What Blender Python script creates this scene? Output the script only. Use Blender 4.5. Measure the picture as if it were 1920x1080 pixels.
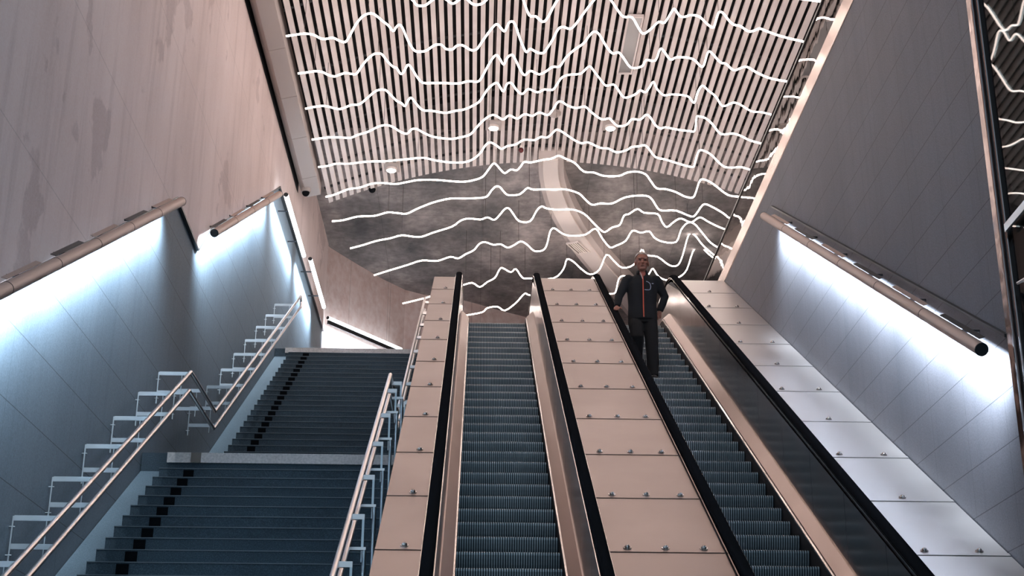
import bpy, bmesh, math, random
from mathutils import Vector, Matrix
from math import sin, cos, tan, pi, radians, sqrt, atan2
random.seed(7)
for o in list(bpy.data.objects): bpy.data.objects.remove(o, do_unlink=True)
S = bpy.context.scene
COL = S.collection
T = tan(pi/6)
CZ = 1.6                                     # camera height over the lower floor

# ---------------------------------------------------------------- camera
F = 2700.0
Mc = Matrix.Rotation(radians(-1.347), 3, 'Z') @ Matrix.Rotation(radians(90+20.655), 3, 'X') @ Matrix.Rotation(radians(.35), 3, 'Z')
cd = bpy.data.cameras.new('camera'); cam = bpy.data.objects.new('camera', cd); COL.objects.link(cam)
cam.matrix_world = Matrix.Translation((0, 0, CZ)) @ Mc.to_4x4()
cd.sensor_width = 36; cd.lens = F/1920*36; cd.clip_end = 200; cd.clip_start = .05
S.camera = cam
S.view_settings.view_transform = 'Standard'; S.view_settings.look = 'None'
S.view_settings.gamma = 1; S.view_settings.use_curve_mapping = False
S.view_settings.exposure = 1.5
# ---------------------------------------------------------------- world
w = bpy.data.worlds.new('world'); S.world = w; w.use_nodes = True
w.node_tree.nodes['Background'].inputs[0].default_value = (.42, .62, .80, 1)
w.node_tree.nodes['Background'].inputs[1].default_value = .33
NEON_E = 6.6; LAMP_E = 12.0; LAMP_W = 14.0

# ---------------------------------------------------------------- survey helpers (world coordinates)
def ray(px, py):
    return (Mc @ Vector((px-960, 540-py, -F))).normalized()
def hp(px, py, ax, val):
    d = ray(px, py); o = Vector((0, 0, CZ)); t = (val-o[ax])/d[ax]; return o+d*t
def hit_plane(px, py, p0, n):
    d = ray(px, py); o = Vector((0, 0, CZ)); p0 = Vector(p0); n = Vector(n); return o+d*((p0-o).dot(n)/d.dot(n))

# ---------------------------------------------------------------- object helpers
def link(o, parent=None):
    COL.objects.link(o)
    if parent is not None: o.parent = parent
    return o
def tag(o, label=None, cat=None, group=None, kind=None):
    if label: o['label'] = label
    if cat: o['category'] = cat
    if group: o['group'] = group
    if kind: o['kind'] = kind
    return o
def empty(name, loc=(0, 0, 0), rz=0):
    o = bpy.data.objects.new(name, None); o.location = loc; o.rotation_euler = (0, 0, rz); o.empty_display_size = .2
    return link(o)
class MB:
    def __init__(s): s.v = []; s.f = []; s.smooth = []
    def add(s, vs, fs, sm=False):
        b = len(s.v); s.v += [tuple(v) for v in vs]; s.f += [tuple(i+b for i in f) for f in fs]; s.smooth += [sm]*len(fs); return s
    def box(s, x0, x1, y0, y1, z0, z1):
        return s.add([(x, y, z) for z in (z0, z1) for y in (y0, y1) for x in (x0, x1)],
                     [(0, 2, 3, 1), (4, 5, 7, 6), (0, 1, 5, 4), (2, 6, 7, 3), (0, 4, 6, 2), (1, 3, 7, 5)])
    def prism(s, poly, vec):
        n = len(poly); vec = Vector(vec); a = [Vector(p) for p in poly]; b = [p+vec for p in a]
        fs = [tuple(range(n))[::-1], tuple(range(n, 2*n))]+[(i, (i+1) % n, n+(i+1) % n, n+i) for i in range(n)]
        return s.add(a+b, fs)
    def tube(s, pts, r, seg=8, cap=True, sm=True):
        pts = [Vector(p) for p in pts]; n = len(pts); vs = []; fs = []
        up = None
        for i, p in enumerate(pts):
            t = (pts[min(i+1, n-1)]-pts[max(i-1, 0)]).normalized()
            if up is None: up = Vector((0, 0, 1)) if abs(t.z) < .9 else Vector((1, 0, 0))
            a = t.cross(up)
            if a.length < 1e-4: a = t.cross(Vector((0, 1, 0)))
            a.normalize(); b = a.cross(t).normalized(); up = b
            rr = r[i] if isinstance(r, (list, tuple)) else r
            for k in range(seg):
                q = 2*pi*k/seg; vs.append(p+a*cos(q)*rr+b*sin(q)*rr)
        for i in range(n-1):
            for k in range(seg):
                k2 = (k+1) % seg; fs.append((i*seg+k, i*seg+k2, (i+1)*seg+k2, (i+1)*seg+k))
        s.add(vs, fs, sm)
        if cap:
            s.add([vs[k] for k in range(seg)], [tuple(range(seg))[::-1]])
            s.add([vs[(n-1)*seg+k] for k in range(seg)], [tuple(range(seg))])
        return s
    def ell(s, c, r, seg=16, rings=10, rot=None):
        c = Vector(c); vs = []; fs = []
        for i in range(rings+1):
            th = pi*i/rings
            for k in range(seg):
                q = 2*pi*k/seg; v = Vector((r[0]*sin(th)*cos(q), r[1]*sin(th)*sin(q), r[2]*cos(th)))
                if rot: v = rot @ v
                vs.append(c+v)
        for i in range(rings):
            for k in range(seg):
                k2 = (k+1) % seg; fs.append((i*seg+k, (i+1)*seg+k, (i+1)*seg+k2, i*seg+k2))
        return s.add(vs, fs, True)
    def loft(s, secs, seg=20):
        """secs: (centre, rx, ry[, axis]) closed rings; ring plane is perpendicular to the path"""
        vs = []; fs = []; n = len(secs); C = [Vector(q[0]) for q in secs]
        for i, q in enumerate(secs):
            t = (C[min(i+1, n-1)]-C[max(i-1, 0)]).normalized()
            ref = Vector((1, 0, 0)) if abs(t.x) < .8 else Vector((0, 0, 1))
            b = t.cross(ref).normalized(); a = b.cross(t).normalized()
            for k in range(seg):
                an = 2*pi*k/seg; vs.append(C[i]+a*cos(an)*q[1]+b*sin(an)*q[2])
        for i in range(n-1):
            for k in range(seg):
                k2 = (k+1) % seg; fs.append((i*seg+k, i*seg+k2, (i+1)*seg+k2, (i+1)*seg+k))
        fs.append(tuple(range(seg))[::-1]); fs.append(tuple(range((n-1)*seg, n*seg)))
        return s.add(vs, fs, True)
    def mesh(s, name, mat, fix=True):
        me = bpy.data.meshes.new(name); me.from_pydata(s.v, [], s.f); me.validate()
        for p, q in zip(me.polygons, s.smooth): p.use_smooth = q
        if fix:
            bm = bmesh.new(); bm.from_mesh(me); bmesh.ops.recalc_face_normals(bm, faces=bm.faces); bm.to_mesh(me); bm.free()
        if mat: me.materials.append(mat)
        return me
    def build(s, name, mat, parent=None, bevel=0, fix=True):
        o = link(bpy.data.objects.new(name, s.mesh(name, mat, fix)), parent)
        if bevel:
            m = o.modifiers.new('bevel', 'BEVEL'); m.width = bevel; m.segments = 2; m.limit_method = 'ANGLE'
        return o
def struct(name, mb, mat, bevel=0):
    o = mb.build(name, mat, None, bevel); o['kind'] = 'structure'; return o
def catmull(p, n=4):
    out = []
    for i in range(len(p)-1):
        a = p[max(i-1, 0)]; b = p[i]; c = p[i+1]; d = p[min(i+2, len(p)-1)]
        for k in range(n):
            t = k/n
            out.append(tuple(.5*((2*b[j])+(-a[j]+c[j])*t+(2*a[j]-5*b[j]+4*c[j]-d[j])*t*t+(-a[j]+3*b[j]-3*c[j]+d[j])*t**3)*1.0 for j in range(len(b))))
    out.append(tuple(p[-1])); return out

# ---------------------------------------------------------------- materials
class NM:
    def __init__(s, name, col=(.5, .5, .5), rough=.5, metal=0, **kw):
        s.m = bpy.data.materials.new(name); s.m.use_nodes = True; s.t = s.m.node_tree; s.b = s.t.nodes['Principled BSDF']
        s.b.inputs['Base Color'].default_value = (*col, 1); s.b.inputs['Roughness'].default_value = rough; s.b.inputs['Metallic'].default_value = metal
        for k, v in kw.items(): s.b.inputs[k].default_value = v
        s._c = None
    def n(s, t, **kw):
        q = s.t.nodes.new(t)
        for k, v in kw.items():
            if isinstance(k, str) and hasattr(q, k): setattr(q, k, v)
            else: q.inputs[k].default_value = v
        return q
    def l(s, a, b): s.t.links.new(a, b)
    def coord(s, scale=(1, 1, 1), rot=(0, 0, 0)):
        if not s._c: s._c = s.n('ShaderNodeNewGeometry')
        mp = s.n('ShaderNodeMapping'); mp.inputs['Scale'].default_value = scale; mp.inputs['Rotation'].default_value = rot
        s.l(s._c.outputs['Position'], mp.inputs['Vector']); return mp.outputs[0]
    def noise(s, scale, detail=4, vec=None, rough=.55):
        q = s.n('ShaderNodeTexNoise'); q.inputs['Scale'].default_value = scale; q.inputs['Detail'].default_value = detail; q.inputs['Roughness'].default_value = rough
        s.l(vec or s.coord(), q.inputs['Vector']); return q.outputs['Fac']
    def ramp(s, fac, stops):
        q = s.n('ShaderNodeValToRGB'); e = q.color_ramp.elements
        while len(e) < len(stops): e.new(.5)
        for x, (p, c) in zip(e, stops): x.position = p; x.color = (*c, 1) if len(c) == 3 else c
        s.l(fac, q.inputs[0]); return q.outputs[0]
    def mix(s, fac, a, b, mode='MIX'):
        q = s.n('ShaderNodeMix'); q.data_type = 'RGBA'; q.blend_type = mode
        for src, i in ((fac, 0), (a, 6), (b, 7)):
            if isinstance(src, (int, float)): q.inputs[i].default_value = src
            elif isinstance(src, tuple): q.inputs[i].default_value = (*src, 1)
            else: s.l(src, q.inputs[i])
        return q.outputs[2]
    def math(s, op, a, b=None, c=None):
        q = s.n('ShaderNodeMath'); q.operation = op
        for i, v in enumerate((a, b, c)):
            if v is None: continue
            if isinstance(v, (int, float)): q.inputs[i].default_value = v
            else: s.l(v, q.inputs[i])
        return q.outputs[0]
    def xyz(s):
        if not s._c: s._c = s.n('ShaderNodeNewGeometry')
        q = s.n('ShaderNodeSeparateXYZ'); s.l(s._c.outputs['Position'], q.inputs[0]); return q.outputs
    def base(s, c): s.l(c, s.b.inputs['Base Color'])
    def bump(s, h, strength=.3, dist=.02):
        q = s.n('ShaderNodeBump'); q.inputs['Strength'].default_value = strength; q.inputs['Distance'].default_value = dist
        s.l(h, q.inputs['Height']); s.l(q.outputs[0], s.b.inputs['Normal'])
    def line(s, co, period, width, off=0):
        """1 on a thin joint each <period> along coordinate co"""
        a = s.math('MODULO', s.math('ADD', co, 100*period+off), period)
        return s.math('LESS_THAN', a, width)

# raw pink concrete of the upper left wall
q = NM('concrete_warm', rough=.85)
nz = q.noise(1.0, 5, q.coord((1, .55, .25), (.5, 0, 0)), .6)
col = q.ramp(nz, [(.3, (.70, .585, .56)), (.55, (.82, .70, .675)), (.75, (.88, .77, .745))])
st = q.noise(1.0, 6, q.coord((1, 5, .35), (radians(-14), 0, 0)), .65)
col = q.mix(q.ramp(st, [(.52, (0, 0, 0)), (.66, (.3, .3, .3))]), col, (.5, .4, .38))
x, y, z = q.xyz()
pt = q.noise(.55, 5, q.coord((1, 1, 1)), .6)
col = q.mix(q.ramp(pt, [(.58, (0, 0, 0)), (.60, (.45, .45, .45))]), col, (.48, .385, .375))
ln = q.math('MULTIPLY', q.line(q.math('ADD', z, q.math('MULTIPLY', y, .0)), 1.9, .012, .7), .25)
col = q.mix(ln, col, (.2, .16, .15))
sp = q.noise(60, 2); col = q.mix(.18, col, q.ramp(sp, [(.3, (.2, .2, .2)), (.7, (.8, .8, .8))]), 'OVERLAY')
q.base(col); q.bump(nz, .2, .03); M_WARM = q.m
# painted joint-lined cladding panels
def panels(name, c0, c1, dark, pz, py, oz=0, oy=0, lw=.008):
    q = NM(name, rough=.62); q.b.inputs['Specular IOR Level'].default_value = .3
    nz = q.noise(.8, 4, q.coord((1, .6, .3)), .6)
    col = q.ramp(nz, [(.3, c0), (.7, c1)])
    st = q.noise(1.0, 5, q.coord((1, 9, .25)), .6); col = q.mix(q.ramp(st, [(.5, (0, 0, 0)), (.75, (.35, .35, .35))]), col, dark)
    x, y, z = q.xyz()
    a = q.line(z, pz, lw, oz); b = q.math('MULTIPLY', q.line(y, py, .007, oy), .55)
    col = q.mix(q.math('MULTIPLY', q.math('MAXIMUM', a, b), .75), col, tuple(v*.25 for v in dark))
    sp = q.noise(70, 2); col = q.mix(.22, col, q.ramp(sp, [(.3, (.15, .15, .15)), (.7, (.85, .85, .85))]), 'OVERLAY')
    q.base(col); return q.m
M_PANL = panels('wall_panel_left', (.112, .158, .20), (.145, .192, .235), (.08, .115, .15), .62, 1.9, .1)
M_PANR = panels('wall_panel_right', (.125, .13, .15), (.17, .17, .195), (.09, .10, .125), .42, .95, .02)
def concrete(name, a, b, c, s=1.0, st=(1, 1, 1), rough=.9):
    q = NM(name, rough=rough); n1 = q.noise(s, 8, q.coord(st), .65); n2 = q.noise(9*s, 3)
    col = q.ramp(n1, [(.32, a), (.5, b), (.68, c)]); col = q.mix(.35, col, q.ramp(n2, [(.3, (.25, .25, .25)), (.7, (.75, .75, .75))]), 'OVERLAY')
    x, y, z = q.xyz(); ln = q.math('MULTIPLY', q.math('MAXIMUM', q.line(y, 1.5, .02), q.line(x, 2.4, .015)), .35); col = q.mix(ln, col, tuple(v*.4 for v in a))
    q.base(col); q.bump(n1, .3, .05); return q.m
M_DARKC = concrete('concrete_rough_ceiling', (.11, .115, .12), (.25, .235, .235), (.50, .455, .445), .75, (1, .6, 1))
M_PINK = concrete('concrete_far_wall', (.60, .48, .455), (.68, .55, .52), (.74, .61, .58), .6)
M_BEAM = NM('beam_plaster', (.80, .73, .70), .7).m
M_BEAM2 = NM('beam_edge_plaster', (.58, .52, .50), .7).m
q = NM('ceiling_slat', (.74, .66, .64), .55)
nz = q.noise(1.3, 4); q.base(q.ramp(nz, [(.3, (.68, .61, .59)), (.7, (.84, .77, .75))])); M_SLAT = q.m
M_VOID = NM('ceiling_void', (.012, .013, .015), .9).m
M_SOFF = NM('soffit_panel', (.46, .41, .39), .55).m
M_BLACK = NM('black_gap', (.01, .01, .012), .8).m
q = NM('granite_stair', (.10, .14, .17), .75)
n1 = q.noise(90, 3); n2 = q.noise(1.5, 3)
col = q.ramp(n1, [(.3, (.017, .033, .048)), (.55, (.032, .058, .080)), (.75, (.065, .105, .135))])
col = q.mix(.4, col, q.ramp(n2, [(.3, (.3, .3, .3)), (.7, (.7, .7, .7))]), 'OVERLAY'); q.base(col); M_STAIR = q.m
q = NM('granite_gutter', (.2, .27, .31), .7); n1 = q.noise(80, 3)
q.base(q.ramp(n1, [(.3, (.065, .11, .14)), (.7, (.12, .18, .225))])); M_GUT = q.m
q = NM('pale_nosing', (.6, .57, .55), .7); n1 = q.noise(40, 3); q.base(q.ramp(n1, [(.3, (.5, .48, .46)), (.7, (.72, .68, .66))])); M_NOSE = q.m
M_EDGE = NM('stair_edge_pale', (.12, .155, .18), .5).m  # nosing edge, paler than the granite
M_MARK = NM('black_marker', (.004, .005, .007), .9, 0, **{'Specular IOR Level': .05}).m
M_FLOOR = concrete('floor_stone', (.16, .17, .18), (.2, .21, .22), (.25, .26, .27), 1.0)
def steel(name, col, rough, bump=.0, bs=1.2, metal=1, var=.0, aniso=0, st=(1, 1, 1)):
    q = NM(name, col, rough, metal)
    if aniso: q.b.inputs['Anisotropic'].default_value = aniso
    if var:
        n = q.noise(1.2, 3); q.l(q.ramp(n, [(.3, (rough-var,)*3), (.7, (rough+var,)*3)]), q.b.inputs['Roughness'])
    if bump: q.bump(q.noise(bs, 2, q.coord(st)), 1.0, bump)
    return q.m
M_DECK = steel('brushed_deck_steel', (.38, .31, .285), .40, 0, .5, 1, .04)
M_DECKR = steel('brushed_deck_steel_lit', (.74, .71, .70), .42, 0, .8, 1, .04)  # same deck steel, lamp light on the right deck put into its colour
M_TRIM = steel('satin_trim_steel', (.45, .36, .325), .34, 0, 1.2, 1, .04)
M_BAL = steel('polished_balustrade_steel', (.50, .44, .42), .2, 0, 1.5, 1, .04)
M_RAIL = steel('brushed_rail_steel', (.74, .68, .66), .28)
M_BRK = steel('bracket_steel', (.54, .59, .62), .38)
M_SHINE = steel('bright_edge_steel', (.72, .64, .60), .14)
M_CU = steel('curb_steel', (.58, .47, .42), .25, .02, 1.6)
M_TUBE = NM('lamp_tube_paint', (.46, .34, .29), .45, .2).m
M_BOLT = steel('dome_bolt', (.5, .45, .43), .2)
M_RUB = NM('handrail_rubber', (.010, .011, .013), .35, 0, **{'Specular IOR Level': .0}).m
M_DK = NM('dark_joint', (.02, .02, .024), .6).m
M_DKM = NM('dark_metal', (.05, .055, .06), .4, .6).m
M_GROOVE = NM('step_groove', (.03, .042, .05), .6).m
q = NM('escalator_step', (.055, .075, .09), .4, .6); n = q.noise(2.5, 3)
q.base(q.ramp(n, [(.3, (.30, .345, .37)), (.7, (.46, .51, .54))])); M_STEP = q.m
def emis(name, col, e):
    q = NM(name, (0, 0, 0), .5); q.b.inputs['Emission Color'].default_value = (*col, 1); q.b.inputs['Emission Strength'].default_value = e; return q.m
M_NEON = emis('neon_warm', (1, .83, .75), NEON_E)
M_LED = emis('lamp_diffuser', (.80, .92, 1), LAMP_E)
M_LEDX = emis('exposed_tube', (.86, .94, 1), 3.5)
M_DL = emis('downlight_lens', (1, .93, .87), 5)
M_WIRE = NM('thin_wire', (.06, .05, .05), .5).m
def glass(name, tint, bump=0, extra=0.0, mul=1.0):
    m = bpy.data.materials.new(name); m.use_nodes = True; t = m.node_tree; t.nodes.clear()
    o = t.nodes.new('ShaderNodeOutputMaterial'); mx = t.nodes.new('ShaderNodeMixShader'); tr = t.nodes.new('ShaderNodeBsdfTransparent'); gl = t.nodes.new('ShaderNodeBsdfGlossy')
    fr = t.nodes.new('ShaderNodeFresnel'); fr.inputs[0].default_value = 1.52
    tr.inputs[0].default_value = (*tint, 1); gl.inputs['Roughness'].default_value = .015; gl.inputs[0].default_value = (.95, .93, .92, 1)
    ad = t.nodes.new('ShaderNodeMath'); ad.operation = 'MULTIPLY_ADD'; ad.use_clamp = True; ad.inputs[1].default_value = mul; ad.inputs[2].default_value = extra
    L = t.links.new; L(fr.outputs[0], ad.inputs[0]); L(ad.outputs[0], mx.inputs[0]); L(tr.outputs[0], mx.inputs[1]); L(gl.outputs[0], mx.inputs[2]); L(mx.outputs[0], o.inputs[0])
    if bump:
        n = t.nodes.new('ShaderNodeTexNoise'); n.inputs['Scale'].default_value = 2.2; n.inputs['Detail'].default_value = 2
        g = t.nodes.new('ShaderNodeNewGeometry'); L(g.outputs['Position'], n.inputs['Vector'])
        b = t.nodes.new('ShaderNodeBump'); b.inputs['Distance'].default_value = bump; b.inputs['Strength'].default_value = 1; L(n.outputs[0], b.inputs['Height'])
        L(b.outputs[0], gl.inputs['Normal']); L(b.outputs[0], fr.inputs['Normal'])
    return m
M_GLASS = glass('parapet_glass', (.88, .88, .9), .0012, .15)
M_PANE = glass('dark_window_glass', (.25, .3, .32), 0, .0, .30)

# ================================================================ THE SETTING
XW = -3.85; XR = 4.36                        # left and right wall faces
SV = -5.53+CZ                                # step nosing line z = y*T + SV
HS = 8.58+CZ                                 # level of the escalator steps at the top
UF = 8.47+CZ                                 # upper floor
ZC = 13.7+CZ                                 # raw concrete ceiling of the upper hall
def arcz(x): return 13.57+CZ-.045*(x-1.6)**2
struct('floor', MB().box(-4.3, 5.2, -4, 60*.14+.2, -.3, 0), M_FLOOR)
# upper floor slab and gallery on the right
fl = MB(); fl.box(-4.3, 9, 26.0, 46, UF-.5, UF); fl.box(XR+.15, 9, 9, 26.0, UF-.5, UF); struct('floor_upper', fl, M_FLOOR)
# left wall: lower cladding; upper concrete proud by 4 cm with a zigzag lower edge
struct('wall_left', MB().box(XW-.4, XW, -4, 33.4, 0, ZC), M_PANL)
zz = [(-4, -4*T-2.16+CZ), (16.6, 7.42+CZ), (18.1, 7.33+CZ), (18.8, 7.92+CZ), (24.9, 11.38+CZ), (33.4, 11.42+CZ), (33.4, ZC), (27.2, ZC), (27.2, 12.32+CZ), (-4, 12.32+CZ)]
zz[0] = (-4, 7.42+CZ-20.6*T*1.005)
up = MB().prism([(XW+.002, y, z) for y, z in zz], (.04, 0, 0)); struct('wall_left_upper', up, M_WARM)
zt = MB()
for (a, b), (c, d) in zip(zz[:5], zz[1:6]):
    L = Vector((0, c-a, d-b)); n = Vector((0, -L.z, L.y)).normalized()*.035
    p = [Vector((XW+.003, a, b)), Vector((XW+.003, c, d)), Vector((XW+.003, c, d))-n, Vector((XW+.003, a, b))-n]
    zt.prism(p, (.045, 0, 0))
struct('trim_1', zt, M_DKM)
# black shadow gap over the left wall and the soffit box of folded panels
struct('trim_2', MB().box(XW-.4, XW+.05, -2, 27.3, 12.33+CZ, 12.9+CZ), M_BLACK)
sf = MB(); ys = [27.4, 26.5, 24.72, 23.1, 21.4, 19.7, 18.0, 16.3, 14.6, 12.9, 11.2]
for a, b in zip(ys[1:], ys[:-1]):
    sf.prism([(-3.76, a+.008, 12.42+CZ), (-3.62, a+.008, 12.27+CZ), (-3.34, a+.008, 12.34+CZ), (-3.34, a+.008, 12.75+CZ), (-3.76, a+.008, 12.75+CZ)], (0, b-a-.016, 0))
struct('trim_3', sf, M_SOFF, .008)
# vaulted slat ceiling
sl = MB(); k = 0; x = -3.25
while x < 8.3:
    s0 = -.09*(x-1.6); pw = .081
    z0 = arcz(x); z1 = arcz(x+pw)
    sl.add([(x, 9, z0), (x+pw, 9, z1), (x+pw, 28.2, z1), (x, 28.2, z0), (x, 9, z0+.05), (x+pw, 9, z1+.05), (x+pw, 28.2, z1+.05), (x, 28.2, z0+.05)],
           [(0, 3, 2, 1), (4, 5, 6, 7), (0, 1, 5, 4), (1, 2, 6, 5), (2, 3, 7, 6), (3, 0, 4, 7)])
    x += .145
struct('ceiling', sl, M_SLAT)
# carrier rails over the slats, dark void above them
cr = MB()
for y in [27.6, 26.6, 25.0, 22.8, 20.6, 18.4, 16, 13.5]:
    cr.tube([(-3.3+i*.4, y, arcz(-3.3+i*.4)+.09) for i in range(30)], .03, 4, sm=False)
struct('trim_4', cr, M_DKM)
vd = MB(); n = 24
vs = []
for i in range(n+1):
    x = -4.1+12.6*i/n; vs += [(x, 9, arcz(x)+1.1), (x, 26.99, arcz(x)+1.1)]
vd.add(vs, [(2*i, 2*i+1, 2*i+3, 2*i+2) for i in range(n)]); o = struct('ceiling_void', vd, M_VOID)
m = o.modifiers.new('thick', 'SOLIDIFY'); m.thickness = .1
struct('ceiling_upper', MB().box(-4.3, 9.2, 27.0, 46, ZC+.0, ZC+2.6), M_DARKC)
# far walls of the upper hall
wl = [(-3.85, 33.4), (-3.6, 34.0), (-2.03, 36.6), (-.52, 37.3), (1.36, 38.7), (6, 41.5), (9, 42.5)]
wp = catmull(wl, 3)
wp = [(a, b) for a, b in wp]
poly = [(a, b, UF) for a, b in wp]+[(9, 43, UF), (-4.2, 43, UF)]
struct('wall_back', MB().prism(poly, (0, 0, ZC-UF)), M_PINK)
struct('wall_right_upper', MB().box(8.6, 9.0, 9, 46, UF, ZC), M_PINK)
# right wall, its steel curb on top and the glazed parapet
RW0 = 11.12; ZT = 9.2+CZ
struct('wall_right', MB().box(XR, XR+.15, RW0, 26.0, 0, ZT), M_PANR)
def ledge(y): return y*T-2.58+CZ
struct('trim_5', MB().prism([(XR-.035, 11.14, ledge(11.1)), (XR-.035, 19.6, ledge(19.6)), (XR-.035, 19.6, ledge(19.6)+.03), (XR-.035, 11.14, ledge(11.1)+.03)], (.035, 0, 0)), M_DKM)
cb = MB(); cb.box(XR-.01, XR+.17, RW0, 28.0, ZT+.004, ZT+.27)
struct('trim_6', cb, M_CU, .012)
struct('window_1', MB().box(XR+.05, XR+.065, RW0, 28.0, ZT+.27, ZT+.94), M_GLASS)
struct('trim_7', MB().box(XR+.035, XR+.08, RW0, 28.0, ZT+.94, ZT+.98), M_DKM)
# dark glazed screen nearer the camera on the right
struct('window_2', MB().box(XR+.03, XR+.045, 4.0, RW0-.16, 0, 12.2+CZ), M_PANE)
fr = MB(); fr.box(XR-.03, XR+.08, RW0-.13, RW0-.005, 0, 12.2+CZ); fr.box(XR-.0, XR+.07, RW0-.19, RW0-.15, 0, 12.2+CZ)
struct('trim_8', fr, steel('frame_steel', (.26, .20, .185), .14, .02, 2.5), .012)
struct('trim_9', MB().box(XR, XR+.06, RW0-.15, RW0-.13, 0, 12.2+CZ), M_BLACK)
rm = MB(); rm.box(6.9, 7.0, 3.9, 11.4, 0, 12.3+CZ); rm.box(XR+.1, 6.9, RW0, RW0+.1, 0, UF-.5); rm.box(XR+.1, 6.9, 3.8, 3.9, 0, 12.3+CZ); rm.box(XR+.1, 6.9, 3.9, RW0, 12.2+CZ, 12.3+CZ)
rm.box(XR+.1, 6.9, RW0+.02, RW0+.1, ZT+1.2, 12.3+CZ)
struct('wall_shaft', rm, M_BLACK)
struct('floor_shaft', MB().box(XR+.05, 7, 3.8, RW0+.1, -.3, 0), M_FLOOR)

# curved pale beam under the raw ceiling, with a grille
Lp = [(1010, 300), (1011, 335), (1024, 388), (1058, 450), (1096, 500), (1150, 562), (1215, 640)]
Rp = [(1057, 300), (1058, 335), (1072, 378), (1096, 425), (1135, 480), (1196, 547), (1262, 622)]
Lw = [hp(a, b, 2, ZC-.35) for a, b in catmull(Lp, 4)]; Rw = [hp(a, b, 2, ZC-.35) for a, b in catmull(Rp, 4)]
def strip(mb, A, B, z0, z1):
    n = len(A); vs = []
    for a, b in zip(A, B): vs += [(a.x, a.y, z0), (b.x, b.y, z0), (b.x, b.y, z1), (a.x, a.y, z1)]
    fs = []
    for i in range(n-1):
        for k in range(4): k2 = (k+1) % 4; fs.append((4*i+k, 4*i+k2, 4*i+4+k2, 4*i+4+k))
    fs += [(3, 2, 1, 0), tuple(4*(n-1)+k for k in range(4))]; mb.add(vs, fs)
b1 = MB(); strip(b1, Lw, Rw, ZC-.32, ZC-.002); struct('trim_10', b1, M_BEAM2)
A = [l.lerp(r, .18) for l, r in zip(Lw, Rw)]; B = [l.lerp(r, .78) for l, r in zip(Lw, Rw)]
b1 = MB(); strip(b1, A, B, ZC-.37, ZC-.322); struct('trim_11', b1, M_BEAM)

# ================================================================ STAIRCASE
st = empty('staircase', (-2.2, 7, 0)); tag(st, 'wide dark granite staircase in two flights between the left wall and the escalators', 'staircase')
def sub(mb, name, mat, par, bevel=0):
    o = mb.build(name, mat, par, bevel); o.matrix_parent_inverse = par.matrix_world.inverted() if False else Matrix.Translation(-Vector(par.location)); return o
X0, X1 = -3.55, -.87
LV = -5.38+CZ; UV = -6.46+CZ; ZL = 4.03+CZ; YL = 16.2
RISE = .1655; RUN = RISE/T
nl = 0; steps = []
z = ZL-.10-.0; y = (z-LV)/T
lowz = []
zc = 3.93+CZ
k = 0
while zc-.1655*(k+1) > .02:
    lowz.append(zc-.1655*(k+1)); k += 1
upz = [UF-.1680*i for i in range(1, 26)]
def step_mesh(y, z, run, h, name='step'):
    mb = MB(); mb.box(X0, X1, y, y+run+.06, z-h+.012, z-.0); o = sub(mb, name, M_STAIR, st)
    e = MB(); e.box(X0, X1, y-.012, y+.02, z-.016, z+.002); sub(e, 'nosing', M_EDGE, st if False else o).matrix_parent_inverse = Matrix.Identity(4)
    return o
def mk_step(y, z, run, h):
    o = MB().box(X0, X1, y, y+run+.05, z-h+.002, z).build('step', M_STAIR, st); o.location = (0, 0, 0)
    return o
def rel(o): o.matrix_parent_inverse = Matrix.Translation(-Vector(st.location)); return o
def flight(zs, V, h):
    for z in zs:
        y = (z-V)/T
        o = rel(MB().box(X0, X1, y, y+h/T+.05, z-h-.03, z).build('step', M_STAIR, st))
        MB().box(X0, X1, y-.008, y+.012, z-.007, z+.002).build('nosing', M_EDGE, o)
        MB().box(X0+.27, X0+.385, y-.004, y+.01, z-h+.004, z-.018).build('contrast_marker', M_MARK, o)
flight(lowz, LV, .1655)
flight(upz[:-1][::1], UV, .168)
rel(MB().box(XW+.008, X1, YL, (ZL-UV)/T+.4, ZL-.5, ZL-.002).build('landing', M_STAIR, st))
rel(MB().box(X0-.0, X1, YL-.02, YL+.06, ZL-.115, ZL+.002).build('landing_edge_strip', M_NOSE, st))
rel(MB().box(X0+.27, X0+.385, YL-.026, YL-.021, ZL-.115, ZL).build('landing_marker', NM('tan_marker', (.16, .14, .12), .7).m, st))
yt = (UF-UV)/T
rel(MB().box(X0-.1, X1, yt-.02, yt+.12, UF-.09, UF+.012).build('top_edge_strip', M_NOSE, st))
rel(MB().box(XW+.008, X1+.04, yt+.0, 26.05, UF-.5, UF-.001).build('top_landing', M_STAIR, st))
def slope_slab(x0, x1, ya, yb, V, th, name, mat, par, rl=True):
    p = [(x0, ya, ya*T+V), (x0, yb, yb*T+V), (x0, yb, yb*T+V-th), (x0, ya, ya*T+V-th)]
    o = MB().prism(p, (x1-x0, 0, 0)).build(name, mat, par)
    return rel(o) if rl else o
slope_slab(XW+.008, X0+.0, 7.0, YL+.1, LV-.16, .3, 'side_gutter', M_GUT, st)
slope_slab(XW+.008, X0+.0, (ZL-UV)/T-.1, yt+.1, UV-.16, .3, 'side_gutter', M_GUT, st)

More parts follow.
